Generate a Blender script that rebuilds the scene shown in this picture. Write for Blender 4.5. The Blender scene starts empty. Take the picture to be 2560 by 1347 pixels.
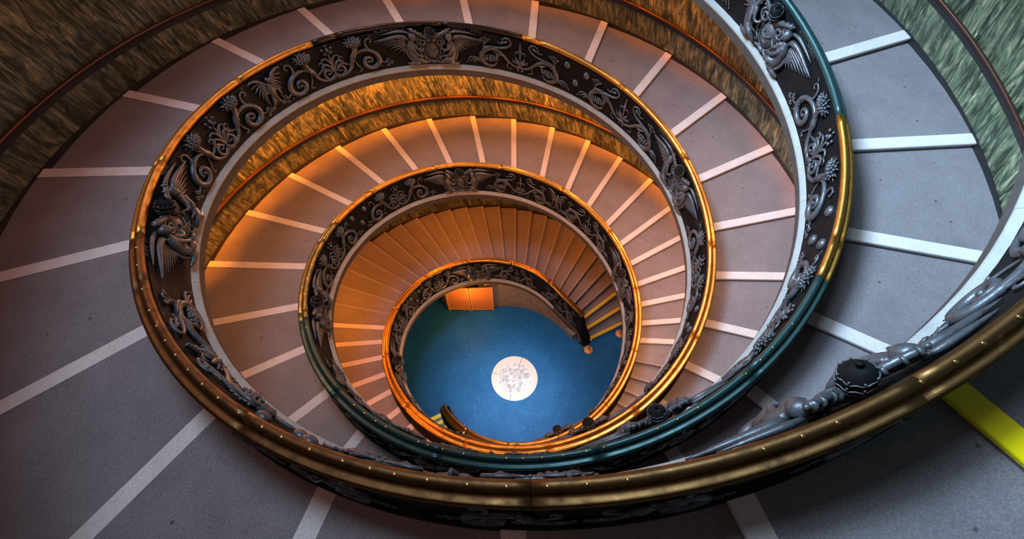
import bpy, math, random
import numpy as np
from mathutils import Matrix, Vector
random.seed(7); rng = np.random.default_rng(7)
SC = bpy.context.scene; COL = SC.collection
DEG = math.pi/180

# ------------------------------------------------------------------ camera
cam = bpy.data.cameras.new('camera'); cam_o = bpy.data.objects.new('camera', cam); COL.objects.link(cam_o)
cam.sensor_fit = 'HORIZONTAL'; cam.sensor_width = 36.0; cam.lens = 1319.07/2560*36.0
cam.clip_start = 0.05; cam.clip_end = 200
RM = [[0.9974174, -0.0582054, 0.0420748], [0.0715380, 0.8570501, -0.5102425], [-0.0063614, 0.5119348, 0.8590008]]
m = Matrix(RM).to_4x4(); m.translation = Vector((0.50785, -6.67747, 19.2692)); cam_o.matrix_world = m
SC.camera = cam_o

# ------------------------------------------------------------------ light and exposure
SC.view_settings.view_transform = 'Standard'; SC.view_settings.look = 'None'
SC.view_settings.exposure = 0.0; SC.view_settings.gamma = 1.0; SC.view_settings.use_curve_mapping = False
W = bpy.data.worlds.new('sky'); SC.world = W; W.use_nodes = True
W.node_tree.nodes['Background'].inputs[0].default_value = (0.55, 0.72, 1.0, 1); W.node_tree.nodes['Background'].inputs[1].default_value = 0.05

def area(name, loc, target, size, energy, color, spread=180, shape='DISK'):
    l = bpy.data.lights.new(name, 'AREA'); l.shape = shape; l.size = size; l.energy = energy; l.color = color; l.spread = spread*math.pi/180
    o = bpy.data.objects.new(name, l); COL.objects.link(o); o.location = loc
    o.rotation_euler = (Vector(target)-Vector(loc)).to_track_quat('-Z', 'Y').to_euler(); return o
# daylight through the glass dome over the stair well, then two added beams
area('dome_daylight', (-2.6, -0.8, 27.0), (0.5, 0.2, 3), 5.0, 1250, (0.60, 0.80, 1.0))
area('floor_pool_fill', (0.0, 0.6, 27.0), (0.0, -0.9, 0), 2.0, 58, (0.70, 0.88, 1.0), 14)  # added narrow beam, shaped to brighten only the pool on the floor
area('right_tread_fill', (-5.2, -0.5, 25.5), (9.0, 0.0, 13.3), 4.0, 1250, (0.52, 0.76, 1.0), 62)  # added side beam for the right-hand treads, kept off the floor

# ------------------------------------------------------------------ shape of the double helix (t in degrees, rising)
KZ = np.array([0, 60, 120, 180, 260, 360, 480, 600, 720.]); VZ = np.array([-1.3761, 1.2959, 2.6255, 3.9981, 5.7717, 7.8316, 10.5298, 13.0032, 16.0399])
KR = np.array([0, 120, 240, 400, 560, 720.]); VR = np.array([2.5174, 3.287, 3.9021, 4.7732, 5.639, 6.4873])
KW = np.array([0, 150, 350, 550, 720.]); VW = np.array([3.2836, 3.2931, 3.2068, 3.172, 3.103])
def spline(K, V):
    n = len(K); h = np.diff(K); A = np.zeros((n, n)); b = np.zeros(n); A[0, 0] = A[-1, -1] = 1
    for i in range(1, n-1):
        A[i, i-1] = h[i-1]; A[i, i] = 2*(h[i-1]+h[i]); A[i, i+1] = h[i]; b[i] = 6*((V[i+1]-V[i])/h[i]-(V[i]-V[i-1])/h[i-1])
    M = np.linalg.solve(A, b)
    def f(t):
        t = np.asarray(t, float); tc = np.clip(t, K[0], K[-1])
        i = np.clip(np.searchsorted(K, tc)-1, 0, n-2); x0 = K[i]; x1 = K[i+1]; hh = x1-x0
        v = (M[i]*(x1-tc)**3+M[i+1]*(tc-x0)**3)/(6*hh)+(V[i]/hh-M[i]*hh/6)*(x1-tc)+(V[i+1]/hh-M[i+1]*hh/6)*(tc-x0)
        slope = (V[-1]-V[-2])/h[-1]+h[-1]*M[-2]/6
        return v+np.maximum(t-K[-1], 0)*slope
    return f
ZZ = spline(KZ, VZ); R0_ = spline(KR, VR); WW = spline(KW, VW)
def R0(t):
    u = np.clip((np.asarray(t, float)-680)/32, 0, 1); return R0_(t)-0.16*u*u*(3-2*u)
FL = (0.30, 0.04)
def RIr(ramp):                                                    # the rail flares out at its foot
    return lambda t: R0(t)+FL[ramp]*np.clip((62-np.asarray(t, float))/20, 0, 1.1)**1.6
RI = R0
def RO(t): return R0(t)+WW(t)
AZ = (-0.485, 179.515)
def pt(ramp, t, r, z):
    a = (AZ[ramp]+np.asarray(t, float))*DEG
    return np.stack(np.broadcast_arrays(r*np.cos(a), r*np.sin(a), z), -1)
TOP = 800.0
S_LOW = [31.3, 37.1, 42.9, 47.9, 53.2, 58.9, 64.7, 70.7, 76.6, 82.4, 88.2, 94.0, 99.9, 105.8, 111.6, 117.5, 123.3, 129.1, 135.0, 141.0, 146.9, 153.0, 159.2, 165.7, 172.7]
S1 = S_LOW+[181.1, 188.8, 197.2, 206.2, 215.3, 224.7, 233.8, 243.1, 253.2, 263.7, 274.6, 285.8, 297.4, 309.8, 323.1, 336.1, 349.4, 363.4, 377.2, 391.4, 405.9, 420.2, 435.1, 450.0, 465.1, 480.6, 496.1, 512.1, 528.9, 545.9, 562.7, 580.5, 598.3, 616.4, 634.7, 652.9, 671.1, 689.4, 707.8, 726.3, 745.0, 763.8, 782.6, 801.5]
S2 = S_LOW+[181.8, 189.1, 197.0, 205.5, 214.4, 223.3, 232.8, 243.1, 253.2, 263.7, 274.6, 285.8, 297.4, 309.5, 322.0, 335.3, 348.5, 362.6, 376.9, 391.4, 406.7, 420.7, 435.6, 450.6, 465.8, 481.9, 498.5, 514.7, 531.3, 548.1, 565.6, 583.0, 600.6, 618.4, 636.4, 654.6, 673.0, 691.4, 709.9, 728.5, 747.2, 766.0, 785.0, 804.0]
STEPS = (S1, S2)

# ------------------------------------------------------------------ materials
def mat(name, base=(0.5, 0.5, 0.5), rough=0.6, metal=0.0, spec=None):
    M = bpy.data.materials.new(name); M.use_nodes = True; b = M.node_tree.nodes['Principled BSDF']
    b.inputs['Base Color'].default_value = (*base, 1); b.inputs['Roughness'].default_value = rough; b.inputs['Metallic'].default_value = metal
    if spec is not None: b.inputs['Specular IOR Level'].default_value = spec
    return M
def nd(M, typ, **kw):
    n = M.node_tree.nodes.new(typ)
    for k, v in kw.items():
        if k in n.inputs: n.inputs[k].default_value = v
        else: setattr(n, k, v)
    return n
def lk(M, a, b): M.node_tree.links.new(a, b)
def coords(M, kind='Object', scale=(1, 1, 1), rot=(0, 0, 0)):
    tc = nd(M, 'ShaderNodeTexCoord'); mp = nd(M, 'ShaderNodeMapping'); mp.inputs['Scale'].default_value = scale; mp.inputs['Rotation'].default_value = rot
    lk(M, tc.outputs[kind], mp.inputs[0]); return mp.outputs[0]
def ramp_(M, fac, stops):
    r = nd(M, 'ShaderNodeValToRGB'); e = r.color_ramp.elements
    while len(e) < len(stops): e.new(0.5)
    for el, (p, c) in zip(e, stops): el.position = p; el.color = (*c, 1)
    lk(M, fac, r.inputs[0]); return r.outputs[0]
def bump(M, fac, strength, dist=0.01):
    b = nd(M, 'ShaderNodeBump'); b.inputs['Strength'].default_value = strength; b.inputs['Distance'].default_value = dist
    lk(M, fac, b.inputs['Height']); lk(M, b.outputs[0], M.node_tree.nodes['Principled BSDF'].inputs['Normal'])
def mixc(M, fac, a, b, mode='MIX'):
    x = nd(M, 'ShaderNodeMix', data_type='RGBA', blend_type=mode)
    for s, v in ((0, fac), (6, a), (7, b)):
        if hasattr(v, 'links'): lk(M, v, x.inputs[s])
        else: x.inputs[s].default_value = v if s == 0 else (*v, 1)
    return x.outputs[2]
def setc(M, c): lk(M, c, M.node_tree.nodes['Principled BSDF'].inputs['Base Color'])
def setr(M, c): lk(M, c, M.node_tree.nodes['Principled BSDF'].inputs['Roughness'])

def stone_mat(name, lo, hi, scale, rough, speck=None, bumpv=0.15):
    M = mat(name, hi, rough); co = coords(M)
    a = nd(M, 'ShaderNodeTexNoise', Scale=scale, Detail=6.0, Roughness=0.65); lk(M, co, a.inputs[0])
    c = ramp_(M, a.outputs[0], [(0.30, lo), (0.68, hi)])
    f = nd(M, 'ShaderNodeTexNoise', Scale=scale*40, Detail=3.0); lk(M, co, f.inputs[0])
    c = mixc(M, 0.35, c, ramp_(M, f.outputs[0], [(0.35, tuple(x*0.55 for x in lo)), (0.65, tuple(min(1, x*1.35) for x in hi))]))
    if speck:
        v = nd(M, 'ShaderNodeTexVoronoi', Scale=speck[0]); lk(M, co, v.inputs[0])
        c = mixc(M, ramp_(M, v.outputs[0], [(speck[1], (1, 1, 1)), (speck[1]+0.05, (0, 0, 0))]), c, speck[2])
    setc(M, c); bump(M, f.outputs[0], bumpv, 0.004); return M
M_TREAD = stone_mat('tread_stone', (0.15, 0.136, 0.148), (0.228, 0.206, 0.22), 1.3, 0.5, (2.6, 0.03, (0.06, 0.05, 0.05)))
M_LIP = stone_mat('lit_step_edge', (0.20, 0.19, 0.20), (0.30, 0.285, 0.29), 2.0, 0.5)  # paler than the treads: light on the edge put into the colour
M_NOSE = stone_mat('pale_marble_nosing', (0.56, 0.51, 0.50), (0.70, 0.655, 0.65), 2.0, 0.5)
M_YEL = mat('yellow_safety_paint', (0.95, 0.76, 0.0), 0.45)
M_SILL = stone_mat('travertine_sill', (0.24, 0.25, 0.245), (0.36, 0.37, 0.36), 3.0, 0.65)
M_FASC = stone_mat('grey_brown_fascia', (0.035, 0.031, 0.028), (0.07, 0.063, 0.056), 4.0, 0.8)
M_SOFF = stone_mat('plaster_soffit', (0.30, 0.29, 0.27), (0.40, 0.38, 0.35), 2.0, 0.85)
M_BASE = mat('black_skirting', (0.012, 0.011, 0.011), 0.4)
M_BLOCK = stone_mat('limestone_block', (0.16, 0.145, 0.12), (0.30, 0.27, 0.22), 3.0, 0.75)
M_FLOOR = stone_mat('blue_terrazzo', (0.006, 0.075, 0.22), (0.015, 0.145, 0.37), 1.0, 0.5, (11.0, 0.07, (0.32, 0.5, 0.75)), 0.03)
M_RING = mat('white_marble_ring', (0.62, 0.585, 0.53), 0.5)
M_FLOOR.node_tree.nodes['Principled BSDF'].inputs['Specular IOR Level'].default_value = 0.12
M_DARKW = mat('dark_plaster', (0.05, 0.045, 0.04), 0.9)

def marble():
    M = mat('green_marble', (0.1, 0.16, 0.12), 0.3); co = coords(M, 'UV', (1, 1, 1), (0, 0, 0.3))
    def layer(sx, sy, loc, sc, det, rg, dist):
        mp = nd(M, 'ShaderNodeMapping'); mp.inputs['Scale'].default_value = (sx, sy, 1); mp.inputs['Location'].default_value = loc; lk(M, co, mp.inputs[0])
        n = nd(M, 'ShaderNodeTexNoise', Scale=sc, Detail=det, Roughness=rg, Distortion=dist); lk(M, mp.outputs[0], n.inputs[0]); return n.outputs[0]
    a = layer(2.0, 0.8, (0, 0, 0), 2.0, 6.0, 0.62, 1.5); b = layer(7.0, 0.55, (3, 7, 0), 1.2, 4.0, 0.55, 1.4)
    f = nd(M, 'ShaderNodeMix', data_type='FLOAT'); f.inputs[0].default_value = 0.42; lk(M, a, f.inputs[2]); lk(M, b, f.inputs[3])
    c = ramp_(M, f.outputs[0], [(0.36, (0.007, 0.010, 0.006)), (0.46, (0.035, 0.045, 0.027)), (0.53, (0.092, 0.108, 0.062)), (0.60, (0.19, 0.19, 0.108)), (0.66, (0.38, 0.35, 0.22))])
    v = layer(14.0, 1.2, (11, 2, 0), 1.2, 5.0, 0.6, 1.8)
    c = mixc(M, ramp_(M, v, [(0.66, (0, 0, 0)), (0.71, (0.85, 0.85, 0.85))]), c, (0.55, 0.52, 0.38))
    c = mixc(M, ramp_(M, v, [(0.30, (0.85, 0.85, 0.85)), (0.38, (0, 0, 0))]), c, (0.008, 0.010, 0.007))
    setc(M, c); return M
M_MARBLE = marble()

def metal_mat(name, c1, c2, c3, rough, metal=1.0, scale=6.0, worn=0.62, grain=0.08):
    M = mat(name, c1, rough, metal); co = coords(M)
    n = nd(M, 'ShaderNodeTexNoise', Scale=scale, Detail=5.0, Roughness=0.6); lk(M, co, n.inputs[0])
    c = ramp_(M, n.outputs[0], [(0.30, c2), (0.52, c1), (worn, c1), (worn+0.10, c3)])
    setc(M, c); setr(M, ramp_(M, n.outputs[0], [(0.3, (rough+0.12,)*3), (0.7, (rough-0.06,)*3)]))
    f = nd(M, 'ShaderNodeTexNoise', Scale=60.0, Detail=2.0); lk(M, co, f.inputs[0]); bump(M, f.outputs[0], grain, 0.004); return M
M_GOLD = metal_mat('polished_brass', (0.62, 0.36, 0.08), (0.38, 0.19, 0.045), (0.80, 0.52, 0.18), 0.38)
M_AGED = metal_mat('aged_bronze_rail', (0.185, 0.098, 0.038), (0.09, 0.048, 0.022), (0.32, 0.19, 0.075), 0.48)
M_TEAL = metal_mat('green_patina_rail', (0.028, 0.074, 0.074), (0.018, 0.045, 0.047), (0.05, 0.105, 0.095), 0.36, 0.55)
M_OLIVE = metal_mat('greenish_brass_rail', (0.22, 0.20, 0.085), (0.09, 0.12, 0.075), (0.42, 0.30, 0.10), 0.34, 0.9, 5.0, 0.56)
M_BLACK = metal_mat('dark_bronze_rail', (0.055, 0.05, 0.046), (0.03, 0.028, 0.027), (0.11, 0.09, 0.06), 0.32)
M_STUD = mat('bright_worn_stud', (0.90, 0.66, 0.24), 0.3, 1.0)
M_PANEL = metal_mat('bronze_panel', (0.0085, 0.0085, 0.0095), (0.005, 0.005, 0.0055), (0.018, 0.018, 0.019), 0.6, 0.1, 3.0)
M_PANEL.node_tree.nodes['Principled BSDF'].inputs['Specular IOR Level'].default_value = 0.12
M_RELIEF = metal_mat('bronze_relief', (0.105, 0.115, 0.13), (0.055, 0.06, 0.068), (0.17, 0.19, 0.205), 0.40, 0.5, 9.0, grain=0.5)
M_HAND = mat('dark_handrail', (0.055, 0.02, 0.012), 0.35, 0.5)
M_WOOD = stone_mat('orange_wood', (0.62, 0.22, 0.03), (0.74, 0.29, 0.045), 2.0, 0.5, None, 0.02)
M_WOODE = mat('pale_wood_edge', (0.78, 0.42, 0.14), 0.5)
M_STEEL = mat('stanchion_brass', (0.75, 0.36, 0.12), 0.55, 0.2)
M_POLE = mat('stanchion_pole', (0.10, 0.09, 0.09), 0.35, 0.8)

def swirl():
    M = mat('carved_grey_marble', (0.5, 0.5, 0.5), 0.5); co = coords(M)
    n = nd(M, 'ShaderNodeTexNoise', Scale=5.0, Detail=5.0, Distortion=1.5); lk(M, co, n.inputs[0])
    setc(M, ramp_(M, n.outputs[0], [(0.36, (0.30, 0.34, 0.37)), (0.5, (0.55, 0.58, 0.60)), (0.62, (0.72, 0.73, 0.73))])); return M
M_SWIRL = swirl()

# ------------------------------------------------------------------ object helpers
def mesh(name, V, F, mats, smooth=False, uv=None, mi=None):
    me = bpy.data.meshes.new(name); me.from_pydata([tuple(map(float, v)) for v in V], [], [tuple(f) for f in F])
    for x in (mats if isinstance(mats, (list, tuple)) else [mats]): me.materials.append(x)
    if smooth: me.polygons.foreach_set('use_smooth', [True]*len(me.polygons))
    if mi is not None: me.polygons.foreach_set('material_index', mi)
    if uv is not None:
        u = me.uv_layers.new(name='UVMap'); li = np.empty(len(me.loops), int); me.loops.foreach_get('vertex_index', li)
        u.data.foreach_set('uv', np.asarray(uv, float)[li].ravel())
    me.update(); return me
def link(name, me, parent=None, loc=None):
    o = bpy.data.objects.new(name, me); COL.objects.link(o)
    if parent is not None: o.parent = parent
    if loc is not None: o.location = loc
    return o
def thing(name, label, cat, group=None, me=None, loc=(0, 0, 0)):
    o = bpy.data.objects.new(name, me); COL.objects.link(o); o.location = loc
    o['label'] = label; o['category'] = cat
    if group: o['group'] = group
    return o
def struct(name, me=None):
    o = bpy.data.objects.new(name, me); COL.objects.link(o); o['kind'] = 'structure'; return o
def box(c, s, rz=0.0):
    x, y, z = (v/2 for v in s); P = np.array([(a, b, d) for a in (-x, x) for b in (-y, y) for d in (-z, z)])
    ca, sa = math.cos(rz), math.sin(rz); P = P@np.array([[ca, sa, 0], [-sa, ca, 0], [0, 0, 1]])+np.array(c)
    return P, [(0, 1, 3, 2), (4, 6, 7, 5), (0, 4, 5, 1), (2, 3, 7, 6), (0, 2, 6, 4), (1, 5, 7, 3)]
class Acc:
    def __init__(s): s.V = []; s.F = []; s.n = 0
    def add(s, V, F):
        V = np.asarray(V, float); s.V.append(V); s.F += [tuple(i+s.n for i in f) for f in F]; s.n += len(V); return s
    def arr(s): return np.concatenate(s.V)
def sweep(ramp, ts, prof, rad, closed=True, floor_clip=True, slant=0.0):
    """carry a (dr, dz) outline along the helix; slant leans the first end with height"""
    ts = np.asarray(ts, float); n = len(prof); V = []; UV = []
    pl = np.concatenate([[0], np.cumsum([math.dist(prof[i], prof[i+1]) for i in range(n-1)])])
    w = np.clip(1-(ts-ts[0])/max(ts[-1]-ts[0], 1e-6), 0, 1)
    for k, t in enumerate(ts):
        for j, (dr, dz) in enumerate(prof):
            te = t+slant*dz*w[k]
            z = float(ZZ(te if slant == 0 else t))+dz if slant == 0 else float(ZZ(te))+dz
            r = float(rad(te))+dr
            if floor_clip: z = max(z, 0.0)
            V.append(pt(ramp, te, r, z)); UV.append((float(rad(t))*t*DEG, dz if True else pl[j]))
    F = []
    m_ = n if closed else n-1
    for k in range(len(ts)-1):
        for j in range(m_):
            a = k*n+j; b = k*n+(j+1) % n; F.append((a, b, b+n, a+n))
    if closed: F += [tuple(range(n))[::-1], tuple((len(ts)-1)*n+j for j in range(n))]
    return np.array(V), F, UV

# ------------------------------------------------------------------ floor
fv = [(0.875*math.cos(i*math.tau/64), 0.875*math.sin(i*math.tau/64), 0) for i in range(64)]+[(13*math.cos(i*math.tau/64), 13*math.sin(i*math.tau/64), 0) for i in range(64)]
struct('floor', mesh('floor', fv, [(i, i+64, (i+1) % 64+64, (i+1) % 64) for i in range(64)], M_FLOOR))
cyl = []
for z in (0, 3.2): cyl += [(8.6*math.cos(i*math.tau/72), 8.6*math.sin(i*math.tau/72), z) for i in range(72)]
struct('wall_back', mesh('wall_back', cyl, [(i, (i+1) % 72, (i+1) % 72+72, i+72) for i in range(72)], M_DARKW))

# ------------------------------------------------------------------ outer walls of the two ramps, in marble slabs
WALLN = ('wall_left', 'wall_right')
for rp in (0, 1):
    w = struct(WALLN[rp])
    t = 0.0; k = 0
    while t < TOP-1:
        dt = math.degrees(1.35/float(RO(t+6))); t2 = min(t+dt, TOP)
        ts = np.linspace(t+0.03, t2-0.03, 4); V = []; UV = []
        off = rng.uniform(0, 50, 2); th = 0.04
        for d in (0, th):
            for q in ts:
                z0 = max(float(ZZ(q))-0.25, 0.0); z1 = max(float(ZZ(min(q+180, TOP+150)))-0.36, z0+0.5)
                r = float(RO(q))+d
                for z in (z0, z1): V.append(pt(rp, q, r, z)); UV.append((r*q*DEG+off[0], z+off[1]))
        F = []
        for i in range(3):
            a = i*2; F.append((a, a+2, a+3, a+1)); b = 8+i*2; F.append((b, b+1, b+3, b+2)); F += [(a, b, b+2, a+2), (a+1, a+3, b+3, b+1)]
        F += [(0, 1, 9, 8), (6, 14, 15, 7)]
        link('marble_panel', mesh('marble_panel', V, F, M_MARBLE, uv=UV), w)
        t = t2; k += 1
    V, F, UV = sweep(rp, np.arange(20, TOP, 4.0), [(-0.025, -0.2), (-0.025, 0.04), (0.0, 0.045), (0.0, -0.2)], RO)
    struct(('baseboard_left', 'baseboard_right')[rp], mesh('baseboard', V, F, M_BASE))

# ------------------------------------------------------------------ stair flights
FLAB = ('long spiral stone flight whose foot has three yellow-edged steps beside the barrier posts',
        'spiral stone flight whose foot with yellow steps lies left of the white floor ring')
for rp in (0, 1):
    RI = RIr(rp); T = STEPS[rp]; st = thing('stair_flight', FLAB[rp], 'stairs')
    zs = [float(ZZ(t)) for t in T]
    rise = []
    for i in range(len(T)):
        dz = zs[i]-(zs[i-1] if i else 0.0); rise.append(dz if T[i] < 181 or i == 0 else min(dz, 0.11))
    wid = [0.0 if t < 180.9 else 0.14+0.08*min(1, (t-180)/370) for t in T]
    tf = lambda i, r: T[i]-math.degrees(wid[i]/2/r)
    for i in range(len(T)-1):
        nt = max(3, int((T[i+1]-T[i])/3.5)+1); nr = 3; V = []; F = []
        zt = zs[i+1]-rise[i+1]
        for lev in (0, 1):
            for u in np.linspace(0, 1, nt):
                for q in np.linspace(0, 1, nr):
                    tm = T[i]+(T[i+1]-T[i])*u
                    r = float(RI(tm))+0.10+(float(RO(tm))-float(RI(tm))-0.10)*q
                    t = tf(i, r)+(tf(i+1, r)-tf(i, r))*u
                    z = zs[i]+(zt-zs[i])*u if lev == 0 else max(min(float(ZZ(tm)), zs[i])-0.30, 0.001)
                    V.append(pt(rp, t, r, z))
        N = nt*nr
        for a in range(nt-1):
            for b in range(nr-1):
                i0 = a*nr+b; F.append((i0, i0+1, i0+nr+1, i0+nr)); F.append((N+i0, N+i0+nr, N+i0+nr+1, N+i0+1))
        for b in range(nr-1):
            F.append((b, N+b, N+b+1, b+1)); e = (nt-1)*nr+b; F.append((e, e+1, N+e+1, N+e))
        for a in range(nt-1):
            i0 = a*nr; F.append((i0, i0+nr, N+i0+nr, N+i0)); i1 = a*nr+nr-1; F.append((i1, N+i1, N+i1+nr, i1+nr))
        link('tread', mesh('tread', V, F, M_TREAD), st)
        yellow = rp == 0 and abs(T[i]-671.1) < 1
        if wid[i] > 0:
            w = wid[i]; V = []; sl = (zt-zs[i])/max(1e-6, (T[i+1]-T[i])*DEG*float(RI(T[i])+1.6))
            for q in np.linspace(0, 1, 3):
                r = float(RI(T[i]))+0.10+(float(RO(T[i]))-float(RI(T[i]))-0.11)*q
                for (dx, dz) in ((-w/2-0.014, -0.055), (-w/2-0.018, -0.01), (-w/2-0.008, 0.006), (w/2, 0.006+sl*w), (w/2, -0.055)):
                    V.append(pt(rp, T[i]+math.degrees(dx/r), r, zs[i]+dz))
            F = [(k*5+j, k*5+(j+1) % 5, k*5+5+(j+1) % 5, k*5+5+j) for k in range(2) for j in range(5)]+[(4, 3, 2, 1, 0), (10, 11, 12, 13, 14)]
            o = link('nosing', mesh('nosing', V, F, M_YEL if yellow else M_NOSE), st)
            if yellow: o['label'] = 'bright yellow painted nosing'
        elif i >= 3:
            V = []
            for q in np.linspace(0, 1, 3):
                r = float(RI(T[i]))+0.10+(float(RO(T[i]))-float(RI(T[i]))-0.11)*q
                for (dx, dz) in ((-0.022, -0.035), (-0.026, -0.008), (-0.014, 0.004), (0.05, 0.004), (0.05, -0.035)): V.append(pt(rp, T[i]+math.degrees(dx/r), r, zs[i]+dz))
            F = [(k*5+j, k*5+(j+1) % 5, k*5+5+(j+1) % 5, k*5+5+j) for k in range(2) for j in range(5)]+[(4, 3, 2, 1, 0), (10, 11, 12, 13, 14)]
            link('nosing', mesh('nosing', V, F, M_LIP), st)
        elif i < 3:
            for dx, ww in ((0.02, 0.036), (0.075, 0.036)) if rp == 0 else ((0.02, 0.12),):
                V = []
                for q in np.linspace(0, 1, 3):
                    r = float(RI(T[i]))+0.14+(float(RO(T[i]))-float(RI(T[i]))-0.16)*q
                    for (a, dz) in ((dx, -0.002), (dx, 0.006), (dx+ww, 0.006), (dx+ww, -0.002)):
                        V.append(pt(rp, T[i]+math.degrees(a/r), r, zs[i]+dz))
                F = [(k*4+j, k*4+(j+1) % 4, k*4+4+(j+1) % 4, k*4+4+j) for k in range(2) for j in range(4)]+[(3, 2, 1, 0), (8, 9, 10, 11)]
                o = link('safety_strip', mesh('safety_strip', V, F, M_YEL), st); o['label'] = 'yellow safety strip along the step edge'
            V = []
            for q in np.linspace(0, 1, 3):
                r = float(RI(T[i]))+0.14+(float(RO(T[i]))-float(RI(T[i]))-0.16)*q
                for (a, dz) in ((-0.008, -0.05), (-0.008, -0.012), (0.004, -0.012), (0.004, -0.05)):
                    V.append(pt(rp, T[i]+math.degrees(a/r), r, zs[i]+dz))
            o = link('safety_strip', mesh('safety_strip', V, F, M_YEL), st); o['label'] = 'yellow safety strip on the riser'
    # soffit
    ts = np.arange(60, TOP+0.1, 5.0); V = []; F = []
    for t in ts:
        for (r, d) in ((float(RI(t))-0.12, -0.30), (float(RO(t))+0.05, -0.30), (float(RO(t))+0.05, -0.40), (float(RI(t))-0.12, -0.40)):
            V.append(pt(rp, t, r, max(float(ZZ(t))+d, 0.02)))
    for k in range(len(ts)-1):
        for j in range(4):
            a = k*4+j; b = k*4+(j+1) % 4; F.append((a, b, b+4, a+4))
    F += [(3, 2, 1, 0), tuple(len(V)-4+j for j in range(4))]
    link('soffit', mesh('soffit', V, F, M_SOFF), st)
    # sill blocks along the well
    tb = [33.0, 62.0]+list(np.arange(81, TOP, 19.0))+[TOP]
    for a, b in zip(tb[:-1], tb[1:]):
        V, F, UV = sweep(rp, np.linspace(a+0.025, b-0.025, 9), [(-0.15, -0.16), (-0.205, -0.16), (-0.218, -0.145), (-0.218, -0.12), (-0.208, -0.10), (-0.14, -0.035), (-0.02, -0.02), (0.16, -0.02), (0.16, -0.16)], RI)
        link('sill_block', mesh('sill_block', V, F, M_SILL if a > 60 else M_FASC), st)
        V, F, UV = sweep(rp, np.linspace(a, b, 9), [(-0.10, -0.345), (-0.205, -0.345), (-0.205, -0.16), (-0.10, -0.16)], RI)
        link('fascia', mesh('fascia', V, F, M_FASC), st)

# ------------------------------------------------------------------ balustrades
BLAB = ('bronze relief balustrade sweeping along the bottom edge with brown and gold rail',
        'bronze relief balustrade whose rail is mostly green patina, on the right and lower middle')
CAP = [(-0.05, 0.945), (-0.058, 0.985), (-0.052, 1.02), (-0.032, 1.045), (-0.004, 1.055), (0.022, 1.048), (0.043, 1.028), (0.054, 1.0), (0.058, 0.975), (0.07, 0.962), (0.09, 0.958), (0.115, 0.962), (0.136, 0.968), (0.146, 0.962), (0.146, 0.948), (0.153, 0.944), (0.164, 0.94), (0.164, 0.922), (0.15, 0.91), (0.12, 0.89), (0.0, 0.885)]
PANEL = [(-0.145, -0.05), (-0.14, -0.02), (-0.125, 0.02), (-0.118, 0.06), (-0.052, 0.90), (0.11, 0.90), (0.16, 0.16), (0.23, 0.12), (0.24, -0.12), (0.0, -0.12)]
def capmat(rp, t):
    if rp == 0:
        return M_GOLD if t < 452 else M_BLACK if t < 508 else M_GOLD if t < 572 else M_AGED
    return M_GOLD if t < 352 else M_OLIVE if t < 390 else M_TEAL if t < 515 else M_GOLD if t < 546 else M_TEAL
STUDS = ([670.8, 667.8, 665.6, 663.0, 657.0, 654.6, 652.0, 642.8, 640.0, 637.2, 634.2, 631.2, 628.0, 625.2, 623.0, 620.4, 617.0, 613.8, 611.4, 608.2, 605.0, 602.2, 599.3, 596.4, 593.6, 590.8, 587.8, 583.6, 578.8, 575.2],
         [505.4, 500.4, 497.6, 494.4, 485.2, 481.6, 478.2, 469.4, 466.6, 462.8, 459.4, 456.2, 453.4, 445.8, 441.8, 438.8, 436.8, 429.2, 426.6, 423.4, 420.2, 393.4, 387.0, 381.8, 376.0])
def blob_unit(sub=1):
    import bmesh
    bm = bmesh.new(); bmesh.ops.create_icosphere(bm, subdivisions=sub, radius=1.0)
    V = np.array([v.co[:] for v in bm.verts]); F = [tuple(v.index for v in f.verts) for f in bm.faces]; bm.free(); return V, F
ICO1 = blob_unit(1); ICO2 = blob_unit(2); ICO3 = blob_unit(3)
STUD_ME = mesh('stud', ICO1[0]*np.array([0.024, 0.022, 0.006]), ICO1[1], M_STUD, True)
BAL = []
for rp in (0, 1):
    RI = RIr(rp); FOOT = (42.0, 36.5)[rp]
    B = thing('balustrade', BLAB[rp], 'balustrade'); BAL.append(B)
    brk = sorted(set(list(np.arange(FOOT, 790, 27.0))+([452, 508, 572] if rp == 0 else [352, 390, 515, 546])+[TOP]))
    brk = [b for i, b in enumerate(brk) if i == 0 or b-brk[i-1] > 5 or b in (452, 508, 572, 352, 390, 515, 546, TOP)]
    caps = []
    for a, b in zip(brk[:-1], brk[1:]):
        V, F, UV = sweep(rp, np.linspace(a+0.02, b-0.02, max(3, int((b-a)/1.5))), CAP, RI)
        caps.append((a, b, link('rail_cap', mesh('rail_cap', V, F, capmat(rp, (a+b)/2), True), B)))
        me = caps[-1][2].data
    # collar round the foot of the rail
    V, F, UV = sweep(rp, [FOOT-1.4, FOOT], [(p[0]*1.12-0.006, (p[1]-0.96)*1.15+0.965) for p in CAP], RI)
    link('rail_end', mesh('rail_end', V, F, M_GOLD), B)
    for s in STUDS[rp]:
        par = [c for a, b, c in caps if a <= s <= b][0]
        p = pt(rp, s, float(RI(s))+0.008, float(ZZ(s))+1.052)
        link('stud', STUD_ME, par, tuple(p))
    tb = [(31.0, 29.0)[rp], 60.0]+list(np.arange(82, TOP, 22.0))+[TOP]
    for i, (a, b) in enumerate(zip(tb[:-1], tb[1:])):
        ts = np.linspace(a, b, max(4, int((b-a)/2)))
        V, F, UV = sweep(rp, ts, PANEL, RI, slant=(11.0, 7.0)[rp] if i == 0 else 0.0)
        link('relief_panel', mesh('relief_panel', V, F, M_PANEL), B)

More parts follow.
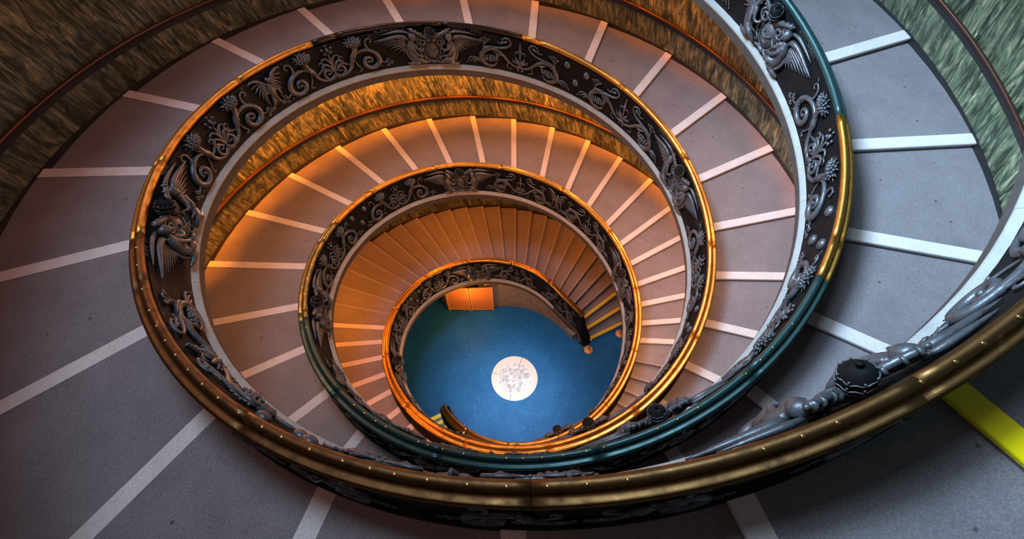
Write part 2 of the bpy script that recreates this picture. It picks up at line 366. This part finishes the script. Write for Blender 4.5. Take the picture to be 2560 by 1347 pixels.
# ---- ornament shapes, drawn flat: x to the right, h up the panel, n out from it
def smooth_path(P, k=5):
    P = np.asarray(P, float); n = len(P)
    if n < 3: return P
    Q = np.vstack([2*P[0]-P[1], P, 2*P[-1]-P[-2]]); out = []
    for i in range(1, n):
        p0, p1, p2, p3 = Q[i-1], Q[i], Q[i+1], Q[i+2]
        for u in np.linspace(0, 1, k, endpoint=False):
            out.append(0.5*((2*p1)+(-p0+p2)*u+(2*p0-5*p1+4*p2-p3)*u*u+(-p0+3*p1-3*p2+p3)*u**3))
    out.append(P[-1]); return np.array(out)
def tube(acc, pts, rad, n0=0.03, k=4, seg=6, flat=0.9):
    """pts: (x, h[, n]); rad: list of radii spread over the path"""
    P = [(p[0], p[1], p[2] if len(p) > 2 else n0) for p in pts]; P = smooth_path(P, k)
    rr = np.interp(np.linspace(0, 1, len(P)), np.linspace(0, 1, len(rad)), rad)
    T_ = np.gradient(P, axis=0); T_ /= np.linalg.norm(T_, axis=1, keepdims=True)+1e-9
    up = np.array([0, 0, 1.0]); V = []
    for p, t, r in zip(P, T_, rr):
        s = np.cross(up, t); s /= np.linalg.norm(s)+1e-9; u = np.cross(t, s)
        for j in range(seg):
            a = j*math.tau/seg; V.append(p+s*math.cos(a)*r+u*math.sin(a)*r*flat)
    F = [(i*seg+j, i*seg+(j+1) % seg, (i+1)*seg+(j+1) % seg, (i+1)*seg+j) for i in range(len(P)-1) for j in range(seg)]
    F += [tuple(range(seg))[::-1], tuple((len(P)-1)*seg+j for j in range(seg))]
    acc.add(V, F)
def blob(acc, c, r, ico=ICO1, rot=0.0):
    V = ico[0]*np.array(r); ca, sa = math.cos(rot), math.sin(rot)
    V = V@np.array([[ca, sa, 0], [-sa, ca, 0], [0, 0, 1]]); acc.add(V+np.array(c), ico[1])
def curl(acc, c, r, turns, a0, rt, sgn=1, n0=0.03):
    k = int(turns*7)+2; P = []
    for i in range(k):
        u = i/(k-1); a = a0+sgn*u*turns*math.tau; q = r*(1-u*0.82); P.append((c[0]+q*math.cos(a), c[1]+q*math.sin(a), n0+0.02*u))
    tube(acc, P, rt, k=2, seg=5)
def flower_scroll():
    A = Acc()
    tube(A, [(.03, .17), (.12, .10), (.25, .10), (.38, .20), (.46, .36), (.57, .50), (.74, .55), (.92, .50), (1.05, .37), (1.07, .22), (.97, .10), (.84, .08), (.74, .15), (.72, .26), (.79, .35), (.88, .32), (.90, .24), (.85, .20)], [.022, .034, .045, .04, .05, .06, .056, .05, .032, .018], 0.035, 3)
    blob(A, (.82, .245, .05), (.042, .042, .035))
    tube(A, [(.42, .25), (.47, .42), (.56, .56), (.66, .63)], [.02, .06, .05, .006], .05)
    tube(A, [(.50, .42), (.54, .55), (.58, .68)], [.05, .045, .05], .06)
    tube(A, [(.40, .28), (.28, .35), (.19, .43), (.20, .52), (.27, .53), (.28, .47)], [.014, .03, .02, .012], .03)
    tube(A, [(.50, .42), (.55, .22), (.62, .09), (.57, .05)], [.012, .02, .014], .025); blob(A, (.565, .06, .03), (.025, .025, .02))
    tube(A, [(.90, .52), (.85, .62), (.87, .75), (.96, .79), (1.0, .72), (.95, .68)], [.03, .022, .018, .014], .03)
    tube(A, [(.96, .80), (1.02, .86)], [.012, .004], .03)
    tube(A, [(1.06, .24), (1.14, .15), (1.25, .13)], [.03, .02, .014], .03)
    for c, r in (((1.25, .20), .05), ((1.33, .13), .05), ((1.24, .07), .04)): curl(A, c, r, 1.2, 3.4, [.018, .014, .01])
    blob(A, (1.1, .06, .025), (.02, .02, .02))
    for s in (0.1, 0.2, 0.3): tube(A, [(.96+s*.2, .47-s*.9), (1.0+s*.2, .37-s*.9)], [.006, .03, .006], .06)
    return A
def flower_head():
    A = Acc(); r = np.random.default_rng(3)
    for i in range(34):
        a = i*2.4; q = math.sqrt(i/34.0); x = .175*q*math.cos(a); h = .115*q*math.sin(a); n = .10*(1-q*q*.7)
        blob(A, (.58+x, .79+h, .03+n), (.044-.012*q, .028, .03), ICO1, a)
    for i in range(11):
        a = i*math.tau/11; tube(A, [(.58+.13*math.cos(a), .79+.09*math.sin(a), .05), (.58+.22*math.cos(a), .79+.145*math.sin(a), .03)], [.022, .006], k=2, seg=5)
    return A
def palmette_flower():
    A = Acc()
    for s in (-1, 1):
        tube(A, [(0, .18), (s*.10, .10), (s*.21, .14), (s*.24, .25), (s*.17, .33), (s*.09, .29), (s*.10, .22), (s*.15, .21)], [.03, .034, .03, .014], .035, 3)
        blob(A, (s*.15, .235, .05), (.03, .03, .03))
        tube(A, [(0, .22), (s*.06, .38), (s*.15, .47), (s*.24, .44), (s*.25, .38)], [.016, .032, .02, .008], .04)
        tube(A, [(0, .30), (s*.03, .48), (s*.10, .59), (s*.19, .58), (s*.21, .52)], [.014, .03, .02, .008], .035)
        tube(A, [(0, .2), (s*.15, .36), (s*.27, .34), (s*.31, .27)], [.012, .026, .018, .006], .03)
        for q in (.05, .11, .17): tube(A, [(0, .16), (s*q*.7, .08), (s*q, .03)], [.012, .018, .008], .03, 2)
        blob(A, (s*.07, .70, .04), (.035, .04, .03)); blob(A, (s*.10, .80, .04), (.03, .035, .03)); tube(A, [(0, .62), (s*.07, .72)], [.012, .012], .03, 2)
    tube(A, [(0, .2), (0, .45), (0, .66)], [.025, .02, .02], .035); blob(A, (0, .77, .05), (.04, .07, .04)); blob(A, (0, .87, .04), (.022, .035, .025)); blob(A, (0, .19, .05), (.045, .04, .04))
    return A
def grape_scroll():
    A = Acc()
    tube(A, [(0, .20), (.12, .16), (.28, .24), (.46, .42), (.66, .53), (.86, .48), (1.0, .31), (.97, .14), (.84, .05), (.70, .06), (.61, .15)], [.022, .032, .042, .05, .06, .066, .06, .045, .018], .035, 4)
    tube(A, [(.90, .46), (.66, .56), (.42, .61), (.27, .70), (.24, .81), (.33, .88), (.44, .84), (.45, .76), (.38, .74)], [.045, .036, .028, .024, .018, .012], .04)
    blob(A, (.36, .79, .05), (.06, .035, .04), ICO1, -.4); tube(A, [(.40, .78), (.50, .72), (.56, .74)], [.02, .02, .008], .05); blob(A, (.57, .74, .05), (.02, .02, .02))
    tube(A, [(.94, .42), (.92, .58), (.86, .70)], [.03, .018, .014], .03)
    for c in ((.80, .76), (.89, .79), (.98, .74)): tube(A, [(.92, .56), c], [.012, .012], .03, 2); curl(A, c, .045, 1.1, 0, [.016, .014, .01], -1)
    tube(A, [(.98, .40), (.88, .54), (.66, .62)], [.01, .05, .006], .06); tube(A, [(.45, .40), (.58, .40), (.70, .46)], [.006, .04, .006], .05)
    for dh, e in ((.0, 1.36), (-.04, 1.3), (-.07, 1.22)): tube(A, [(.96, .10), (1.10, .21+dh), (e-.08, .20+dh*1.2), (e, .07)], [.016, .024, .022, .012], .03)
    blob(A, (1.36, .06, .03), (.024, .024, .02)); tube(A, [(.3, .24), (.34, .1), (.26, .06)], [.012, .018, .012], .03); blob(A, (.25, .06, .03), (.026, .026, .02))
    for e in ((.60, .40), (.72, .40)): tube(A, [(.66, .50), e], [.012, .004], .03, 2)
    return A
def grape_cluster():
    A = Acc(); r = np.random.default_rng(5)
    for i in range(30):
        u = (i % 6)/5-.5; v = (i//6)/4-.5; wv = .17*(1-abs(u)*.9)
        blob(A, (.76+u*.30+r.normal(0, .008), .27+v*wv+u*-.04+r.normal(0, .006), .05+.05*(1-4*u*u*.6)*(1-3*v*v)), (.033, .033, .033))
    for s in (0, 1, 2): tube(A, [(.62, .33+s*.03), (.55, .32+s*.035)], [.02, .006], .05, 2)
    return A
def palmette_grape():
    A = Acc()
    for s in (-1, 1):
        tube(A, [(0, .2), (s*.06, .32), (s*.13, .45)], [.02, .055, .008], .045); tube(A, [(0, .22), (s*.10, .28), (s*.19, .34)], [.016, .04, .008], .035)
        tube(A, [(0, .52), (s*.07, .58), (s*.13, .55), (s*.12, .48)], [.018, .024, .016, .008], .035); tube(A, [(0, .2), (s*.06, .1), (s*.03, .04)], [.03, .03, .012], .035)
        for q in range(4): blob(A, (s*(.17+.03*(q % 2)), .27+.035*q, .04), (.02, .02, .02))
    for q in range(5): blob(A, (0, .62+q*.05, .045), (.055-.009*q, .038, .045))
    tube(A, [(0, .2), (0, .6)], [.03, .02], .035, 2); blob(A, (0, .19, .05), (.07, .045, .045))
    return A
def boss_(x, h, r):
    A = Acc(); blob(A, (x, h, .01), (r, r*1.15, r*.75), ICO2); return A
def eagle():
    A = Acc(); blob(A, (0, .50, .06), (.095, .19, .07), ICO2); blob(A, (.02, .74, .08), (.055, .06, .055), ICO2)
    tube(A, [(.03, .75, .10), (.10, .74, .10), (.12, .70, .09)], [.025, .018, .006])
    for s in (-1, 1):
        for q in range(6):
            a = q/5; tube(A, [(s*.07, .62-.03*q), (s*(.24-.01*q), .70-.05*q+.05*(1-a)), (s*(.46-.05*q), .72-.11*q)], [.03, .03, .008], .045)
        tube(A, [(s*.06, .66), (s*.22, .80), (s*.40, .86), (s*.50, .84)], [.03, .035, .022, .008], .06)
        tube(A, [(s*.05, .36), (s*.08, .22), (s*.14, .14)], [.04, .03, .02], .05)
        for q in (-1, 0, 1): tube(A, [(s*.13, .15), (s*(.16+.05*q), .07)], [.016, .006], .04, 2)
    for q in (-1, 0, 1): tube(A, [(0, .32), (q*.07, .14)], [.03, .016], .03, 2)
    return A
def coat():
    A = Acc(); blob(A, (0, .36, .02), (.19, .25, .12), ICO3)
    tube(A, [(.21*math.sin(i*math.tau/16), .36+.27*math.cos(i*math.tau/16), .06) for i in range(17)], [.022], k=2)
    tube(A, [(-.12, .42, .14), (0, .36, .15), (.12, .44, .14)], [.016, .022, .016]); tube(A, [(-.09, .26, .13), (.09, .26, .13)], [.016], k=2); blob(A, (-.06, .44, .14), (.035, .03, .02))
    for s in (-1, 1):
        curl(A, (s*.22, .60), .12, 1.5, 1.2 if s > 0 else 1.9, [.03, .034, .022], -s, .09)
        curl(A, (s*.23, .14), .085, 1.3, -1.2 if s > 0 else -1.9, [.03, .03, .018], s, .07)
        tube(A, [(s*.05, .62, .10), (s*.14, .74, .10), (s*.26, .71, .09)], [.05, .055, .02]); tube(A, [(s*.24, .48, .06), (s*.30, .36, .07), (s*.24, .22, .06)], [.025, .04, .02])
        tube(A, [(s*.05, .09, .06), (s*.16, .05, .07), (s*.25, .07, .06)], [.04, .035, .015])
    blob(A, (0, .08, .08), (.09, .05, .05), ICO2)
    return A
def angel(s):
    """one kneeling winged figure beside the shield, fused to a single surface"""
    A = Acc(); X = lambda *p: [(s*q[0], q[1], q[2]) for q in p]
    blob(A, (s*.42, .755, .15), (.078, .09, .082), ICO2); blob(A, (s*.43, .785, .13), (.086, .08, .085), ICO2); blob(A, (s*.345, .745, .17), (.014, .018, .014)); blob(A, (s*.40, .72, .23), (.03, .02, .014))
    tube(A, X((.43, .70, .13), (.45, .62, .11)), [.035, .045], k=3, seg=8)
    tube(A, X((.45, .63, .10), (.49, .50, .11), (.49, .36, .10), (.45, .24, .10)), [.075, .095, .085, .10], seg=8)
    tube(A, X((.41, .59, .15), (.35, .47, .20), (.27, .45, .20), (.20, .50, .17)), [.045, .036, .028, .02], seg=8)
    tube(A, X((.50, .56, .15), (.42, .40, .22), (.32, .31, .21), (.23, .28, .17)), [.045, .036, .028, .02], seg=8)
    tube(A, X((.46, .22, .12), (.34, .20, .19), (.24, .13, .16), (.20, .06, .12)), [.085, .065, .05, .03], seg=8)
    tube(A, X((.46, .20, .10), (.42, .09, .15), (.55, .06, .12), (.64, .05, .07)), [.085, .06, .045, .024], seg=8)
    return A
def drapery(s):
    A = Acc()
    for q in range(5):
        tube(A, [(s*(.53+.02*q), .52-.05*q, .07), (s*(.60-.01*q), .32-.03*q, .07), (s*(.52-.02*q), .13-.015*q, .10), (s*(.36-.03*q), .06, .12)], [.012, .03, .03, .012])
    return A
def wing(s):
    A = Acc()
    tube(A, [(s*.50, .64, .08), (s*.60, .74, .09), (s*.78, .76, .08), (s*1.02, .72, .06), (s*1.28, .68, .03)], [.03, .055, .05, .035, .01])
    for q in range(7):
        e = 1.22-.09*q; tube(A, [(s*.56, .66-.025*q, .05), (s*(.74-.02*q), .67-.045*q, .055), (s*e, .63-.058*q, .025)], [.022, .032, .008])
    for q in range(12): blob(A, (s*(.58+.035*(q % 5)), .56-.05*(q//5)-.02*(q % 2), .06), (.032, .024, .022), ICO1, s*-.3)
    tube(A, [(s*.46, .80, .05), (s*.62, .86, .05), (s*.86, .85, .04), (s*1.10, .81, .02)], [.03, .038, .028, .008])
    return A
def tiara():
    A = Acc(); C = np.array((0, .86, .17)); ax = np.array((.10, .85, .42)); ax /= np.linalg.norm(ax)
    e1 = np.cross(ax, (0, 0, 1.0)); e1 /= np.linalg.norm(e1); e2 = np.cross(ax, e1)
    prof = [(.0, -.17), (.07, -.165), (.11, -.15), (.125, -.12), (.146, -.10), (.14, -.07), (.158, -.045), (.150, -.01), (.158, .015), (.148, .045), (.132, .075), (.10, .115), (.055, .142), (.02, .15), (.022, .165), (.034, .178), (.03, .195), (.0, .20)]
    n = 24; V = []
    for r, z in [(r*.84, z*.92) for r, z in prof]:
        for j in range(n): a = j*math.tau/n; V.append(C+ax*z+e1*r*math.cos(a)+e2*r*math.sin(a))
    A.add(V, [(i*n+j, i*n+(j+1) % n, (i+1)*n+(j+1) % n, (i+1)*n+j) for i in range(len(prof)-1) for j in range(n)])
    return A
def crown(z, r):
    A = Acc(); C = np.array((0, .86, .17)); ax = np.array((.10, .85, .42)); ax /= np.linalg.norm(ax); e1 = np.cross(ax, (0, 0, 1.0)); e1 /= np.linalg.norm(e1); e2 = np.cross(ax, e1)
    P = [C+ax*(z+.012*math.cos(j*math.tau/3))+(e1*math.cos(j*math.tau/24)+e2*math.sin(j*math.tau/24))*r for j in range(25)]
    tube(A, [tuple(p) for p in P], [.0075], k=1, seg=5)
    for j in range(8):
        a = (j+.5)*math.tau/8; p = C+ax*(z+.022)+(e1*math.cos(a)+e2*math.sin(a))*r*.99; blob(A, tuple(p), (.012, .012, .012))
    return A
def key_(s):
    A = Acc(); tube(A, [(s*-.02, .66, .10), (s*.22, .80, .13), (s*.44, .93, .12)], [.028, .045, .036], k=3, seg=8)
    for u in (.25, .5, .75, .95): tube(A, [(s*(-.02+.46*u-.012), .66+.27*u-.008, .115), (s*(-.02+.46*u+.012), .66+.27*u+.008, .115)], [.054], k=2, seg=8)
    blob(A, (s*.46, .945, .12), (.03, .026, .028)); blob(A, (s*.36, .80, .12), (.035, .03, .03)); blob(A, (s*.30, .76, .12), (.03, .028, .03))
    return A
def fuse(A, voxel):
    me = mesh('fuse', A.arr(), A.F, M_RELIEF); o = bpy.data.objects.new('fuse', me); COL.objects.link(o)
    r = o.modifiers.new('r', 'REMESH'); r.mode = 'VOXEL'; r.voxel_size = voxel; s = o.modifiers.new('s', 'SMOOTH'); s.iterations = 2; s.factor = 0.4
    d = bpy.context.evaluated_depsgraph_get(); e = bpy.data.meshes.new_from_object(o.evaluated_get(d))
    V = np.array([v.co[:] for v in e.vertices]); F = [tuple(p.vertices) for p in e.polygons]
    bpy.data.objects.remove(o); bpy.data.meshes.remove(e); B = Acc(); B.add(V, F); return B
def place(rp, name, A, t0, parent, kx, mx=1, x0=0.0, kh=1.0, outer=False, smooth=True, material=None):
    V = A.arr(); x = V[:, 0]*kx*mx+x0; h = V[:, 1]*kh; n = V[:, 2]*(0.55+0.45*kx) if kx < 1 else V[:, 2]
    RI = RIr(rp); rb = float(RI(t0))
    if not outer:
        t = t0-np.degrees(x/(rb-0.1)); r = RI(t)-0.13+0.078*h/0.9-n; z = ZZ(t)+h+0.02
    else:
        t = t0+np.degrees(x/(rb+0.15)); r = RI(t)+0.165-0.05*h/0.9+n*0.8; z = ZZ(t)+h*0.85+0.10
    P = pt(rp, t, r, z); F = A.F
    if (mx < 0) == outer: F = F
    me = mesh(name, P, F, material or M_RELIEF, smooth); return link(name, me, parent)

FS, FH, PF, GS, GC, PG, EA = flower_scroll(), flower_head(), palmette_flower(), grape_scroll(), grape_cluster(), palmette_grape(), eagle()
CO = coat(); AN = {s: fuse(angel(s), 0.014) for s in (-1, 1)}; DR = {s: drapery(s) for s in (-1, 1)}; WG = {s: wing(s) for s in (-1, 1)}; KY = {s: key_(s) for s in (-1, 1)}; TI = tiara()
CR = [crown(-.092, .125), crown(-.030, .135), crown(.041, .127)]
COATS = ([119, 208, 299, 390.5, 478, 565.5, 661], [119, 207, 298, 384, 480, 571, 662])
ZONES = ({75: ('g', 0), 163: ('f', 3), 254: ('g', 1), 345: ('f', 3), 435: ('g', 3), 523: ('f', 1), 612: ('g', 3), 704: ('f', 0)},
         {75: ('g', 0), 163: ('f', 3), 254: ('g', 1), 343: ('f', 3), 433: ('g', 1), 526: ('f', 3), 616: ('g', 1)})
for rp in (0, 1):
    B = BAL[rp]
    for c in COATS[rp]:
        k = min(1.08, float(RI(c))/5.0); k = max(k, .74)
        o = place(rp, 'coat_of_arms', CO, c, B, k)
        for s in (-1, 1):
            place(rp, 'angel', AN[s], c, o, k); place(rp, 'drapery', DR[s], c, o, k); place(rp, 'wing', WG[s], c, o, k); place(rp, 'key', KY[s], c, o, k)
        place(rp, 'tiara', TI, c, o, 1.0, material=M_PANEL)
        for cr in CR: place(rp, 'crown_band', cr, c, o, 1.0)
    for zt, (kind, emb) in ZONES[rp].items():
        k = float(RI(zt))/5.0; kx = k*1.0
        for sg in (-1, 1):
            p = zt+sg*17.5
            if p < 48 or p > 740: continue
            place(rp, 'palmette', PF if kind == 'f' else PG, p, B, max(kx, .6))
            for mx in (-1, 1):
                e = p-math.degrees(mx*1.1*kx/float(RI(p)))
                if e < 38: continue
                place(rp, 'scroll', FS if kind == 'f' else GS, p, B, kx, mx)
                place(rp, 'flower_head' if kind == 'f' else 'grape_cluster', FH if kind == 'f' else GC, p, B, kx, mx)
        if emb == 3:
            for x, h in ((-.27, .72), (0, .34), (.27, .70)): place(rp, 'boss', boss_(x, h, .085), zt, B, max(k, .8))
        elif emb == 1: place(rp, 'eagle', EA, zt, B, max(k*.8, .6))
    # the ramp side of the parapet carries the same scrolls
    for zt in ((585, 612, 640, 668) if rp == 0 else (405, 428, 451, 474, 497)):
        for mx in (-1, 1): place(rp, 'outer_scroll', GS if zt % 2 else FS, zt, B, 0.95, mx, outer=True)

# ---- inscriptions
GLYPH = {}
def letters(txt, size):
    cu = bpy.data.curves.new('t', 'FONT'); cu.body = txt; cu.size = size; cu.extrude = 0.006; cu.align_x = 'CENTER'; cu.align_y = 'CENTER'; cu.space_character = 1.25; cu.resolution_u = 2
    o = bpy.data.objects.new('t', cu); COL.objects.link(o); d = bpy.context.evaluated_depsgraph_get(); e = bpy.data.meshes.new_from_object(o.evaluated_get(d))
    A = Acc(); A.add(np.array([v.co[:] for v in e.vertices]), [tuple(p.vertices) for p in e.polygons]); bpy.data.objects.remove(o); bpy.data.meshes.remove(e); return A
ADV = {'I': .42, 'M': 1.0, '-': .55, ' ': .45, 'V': .82, 'D': .85, 'C': .82}
for rp, c, lt, rt in ((0, 478, 'ALEXANDER VI', 'MCDXCII - MDIII'), (0, 390.5, 'INNOCENTIVS', 'MCDLXXXIV'), (0, 565.5, 'PIVS III', 'MDIII'), (1, 298, 'PAVLVS', 'MCDLXIV'), (1, 571, 'IVLIVS', 'MDIII-MDXIII')):
    for s, tx in ((-1, lt), (1, rt)):
        ins = link('inscription', None, BAL[rp]); x = s*.88-sum(ADV.get(q, .76) for q in tx)*.085/2
        for q in tx:
            w = ADV.get(q, .76)*.085
            if q != ' ':
                if (q, 0) not in GLYPH: GLYPH[(q, 0)] = letters(q, .088)
                A = Acc(); V = GLYPH[(q, 0)].arr().copy(); V[:, 0] += x+w/2; V[:, 1] += .925; V[:, 2] += .006; A.add(V, GLYPH[(q, 0)].F)
                place(rp, 'letter', A, c, ins, min(1.0, float(R0(c))/5.0), kh=.97, smooth=False)
            x += w

# ------------------------------------------------------------------ handrails on the walls
HLAB = ('dark bronze handrail on the wall crossing the upper left corner', 'dark bronze handrail on the green marble wall at upper right')
for rp in (0, 1):
    H = thing('wall_handrail', HLAB[rp], 'handrail')
    n = 10
    V, F, UV = sweep(rp, np.arange(35, TOP, 2.0), [(-0.085+0.045*math.cos(j*math.tau/n), 0.90+0.045*math.sin(j*math.tau/n)) for j in range(n)], RO)
    link('rail', mesh('rail', V, F, M_HAND, True), H)
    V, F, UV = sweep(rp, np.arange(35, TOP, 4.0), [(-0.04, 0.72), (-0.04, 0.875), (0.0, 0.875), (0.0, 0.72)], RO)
    link('rail_shadow_bar', mesh('rail_shadow_bar', V, F, M_BASE), H)  # black bar in place of the shaded gap below the rail
    for t in np.arange(40, TOP-5, 9.0):
        a = (AZ[rp]+t)*DEG
        V, F = box(tuple(pt(rp, t, float(RO(t))-0.045, float(ZZ(t))+0.865)), (0.09, 0.025, 0.03), a); link('bracket', mesh('bracket', V, F, M_BASE), H)

# ------------------------------------------------------------------ stone wall under the first flight, of single blocks
wb = struct('wall_base')
for rp in (0, 1):
    for lev in range(5):
        t = 31.0+(lev % 2)*3
        while t < 112:
            d = 8.5; top = float(ZZ(t+d/2))-0.36; z0 = lev*.46; z1 = min((lev+1)*.46-.006, top)
            if z1-z0 > 0.06:
                V = []
                for q in (t+.08, t+d/2, t+d-.08):
                    r = float(R0(q))-0.11+0.10*max(0, (60-q)/30)
                    for (rr, z) in ((r, z0), (r, z1), (r+.22, z1), (r+.22, z0)): V.append(pt(rp, q, rr, z))
                F = [(k*4+j, k*4+(j+1) % 4, k*4+4+(j+1) % 4, k*4+4+j) for k in range(2) for j in range(4)]+[(3, 2, 1, 0), (8, 9, 10, 11)]
                link('stone_block', mesh('stone_block', V, F, M_BLOCK), wb)
            t += d

# ------------------------------------------------------------------ floor medallion
md = thing('floor_medallion', 'white marble ring around a grey carved roundel set in the blue floor', 'floor inlay')
for a0, a1 in ((74, 170), (170, 262), (262, 434)):
    n = 28; V = []
    for i in range(n+1):
        a = (a0+.5+(a1-a0-1.0)*i/n)*DEG
        for r, z in ((.61, 0), (.61, .006), (.875, .006), (.875, 0)): V.append((r*math.cos(a), r*math.sin(a), z))
    F = [(k*4+j, k*4+(j+1) % 4, k*4+4+(j+1) % 4, k*4+4+j) for k in range(n) for j in range(4)]+[(3, 2, 1, 0), tuple(n*4+j for j in range(4))]
    link('ring_stone', mesh('ring_stone', V, F, M_RING), md)
V = [(0, 0, .003)]+[(.61*math.cos(i*math.tau/48), .61*math.sin(i*math.tau/48), .003) for i in range(48)]
ro = link('roundel', mesh('roundel', V, [(0, i+1, (i+1) % 48+1) for i in range(48)], M_SWIRL), md)
A = Acc(); r_ = np.random.default_rng(11)
for i in range(95):
    a = r_.uniform(0, math.tau); q = .56*math.sqrt(r_.uniform(0, 1)); c = (q*math.cos(a), q*math.sin(a))
    s = min(r_.uniform(.035, .075), .60-q)
    if i % 3: curl(A, c, s, r_.uniform(.7, 1.2), r_.uniform(0, 6), [.018, .022, .012], r_.choice([-1, 1]), .006)
    else: blob(A, (c[0], c[1], .004), (s*.6, s*.4, .02), ICO1, a)
co_ = link('carving', mesh('carving', A.arr(), A.F, M_SWIRL, True), ro); co_['kind'] = 'stuff'

# ------------------------------------------------------------------ stanchions and screen on the ground floor
def lathe(prof, n=24):
    V = [(r*math.cos(j*math.tau/n), r*math.sin(j*math.tau/n), z) for r, z in prof for j in range(n)]
    F = [(i*n+j, i*n+(j+1) % n, (i+1)*n+(j+1) % n, (i+1)*n+j) for i in range(len(prof)-1) for j in range(n)]
    return V, F+[tuple(range(n))[::-1], tuple((len(prof)-1)*n+j for j in range(n))]
BASE_ME = mesh('base', *lathe([(.17, 0), (.17, .012), (.155, .022), (.04, .03), (.025, .05)]), M_STEEL, True)
POLE_ME = mesh('pole', *lathe([(.016, .045), (.016, .90)]), M_POLE, True); TOP_ME = mesh('post_top', *lathe([(.02, .89), (.032, .91), (.032, .95), (.02, .97)]), M_STEEL, True)
for p, l in (((2.79, 1.34), 'brass-based barrier post at the end of the dark balustrade'), ((4.03, 2.11), 'brass-based barrier post half hidden behind the right-hand balustrade')):
    s = thing('barrier_post', l, 'post', 'barrier posts at the stair foot', None, (p[0], p[1], 0))
    link('base', BASE_ME, s); link('pole', POLE_ME, s); link('post_top', TOP_ME, s)
sc = thing('folding_screen', 'orange wooden folding screen on short feet at the back of the blue floor', 'screen', None, None, (-1.03, 2.80, 0))
def screen_panel(x, y, a, w, h=1.78):
    ca, sa = math.cos(a), math.sin(a)
    V, F = box((x+ca*w/2, y+sa*w/2, .10+h/2), (w-.07, .03, h-.06), a); link('board', mesh('board', V, F, M_WOOD), sc)
    V, F = box((x+ca*w/2, y+sa*w/2, .10+h), (w, .042, .04), a); link('top_rail', mesh('top_rail', V, F, M_WOODE), sc)
    V, F = box((x+ca*w/2, y+sa*w/2, .11), (w-.06, .042, .045), a); link('bottom_rail', mesh('bottom_rail', V, F, M_WOODE), sc)
    for d in (.02, w-.02):
        V, F = box((x+ca*d, y+sa*d, h/2+.05), (.042, .044, h+.10), a); link('stile', mesh('stile', V, F, M_WOODE), sc)
screen_panel(0, 0, math.pi+.09, .89); screen_panel(-.91, -.085, math.pi+.03, .89); screen_panel(-1.81, -.115, math.pi*.69, .95)

# ------------------------------------------------------------------ warm lamps under the soffits, plus added fill lamps
def lamp(rp, t, e, col, inset=0.9, drop=0.75):
    l = bpy.data.lights.new('soffit_or_fill_lamp', 'POINT'); l.energy = e; l.color = col; l.shadow_soft_size = 0.12
    o = bpy.data.objects.new('soffit_or_fill_lamp', l); COL.objects.link(o); z = max(float(ZZ(t+180))-drop, float(ZZ(t))+1.6)
    o.location = tuple(pt(rp, t, float(RO(t))-inset, z))
def washer(rp, t, e, col, inset=1.1, drop=0.6, aim=1.75):
    """a small spot under the soffit turned on the marble"""
    l = bpy.data.lights.new('wall_washer', 'SPOT'); l.energy = e; l.color = col; l.spot_size = 62*DEG; l.spot_blend = 0.8; l.shadow_soft_size = 0.08
    o = bpy.data.objects.new('wall_washer', l); COL.objects.link(o)
    a = Vector(pt(rp, t, float(RO(t))-inset, max(float(ZZ(t+180))-drop, float(ZZ(t))+1.6))); b = Vector(pt(rp, t, float(RO(t)), float(ZZ(t))+aim))
    o.location = a; o.rotation_euler = (b-a).to_track_quat('-Z', 'Y').to_euler()
OR = (1.0, 0.40, 0.17); OW = (1.0, 0.45, 0.22); PK_FILL = (1.0, 0.46, 0.36); DO = (1.0, 0.235, 0.02); WA = (1.0, 0.22, 0.004)
for t, e in ((215, 270), (165, 330), (115, 250), (65, 150)): lamp(0, t, e, DO, 0.6, 0.9)
for t in range(250, 470, 24): lamp(0, t, 100 if t < 330 else 135, OW, 2.1, 0.5)
for t in range(330, 478, 12): washer(0, t, 480, WA)
for t in range(480, 640, 24): lamp(0, t, 92 if t < 540 else 58 if t < 570 else 22, PK_FILL, 2.3, 0.6)  # pinkish fill, added to lift the left-hand treads
for t in range(70, 400, 24): lamp(1, t, 150 if t < 280 else 105, OR, 2.3, 0.5)
for t in range(184, 370, 11): washer(1, t, 1350, WA)
l = bpy.data.lights.new('screen_fill_lamp', 'POINT'); l.energy = 60; l.color = (1.0, 0.36, 0.04); l.shadow_soft_size = .1  # unseen lamp added to warm the folding screen
o = bpy.data.objects.new('screen_fill_lamp', l); COL.objects.link(o); o.location = (-1.85, 1.95, 1.7)
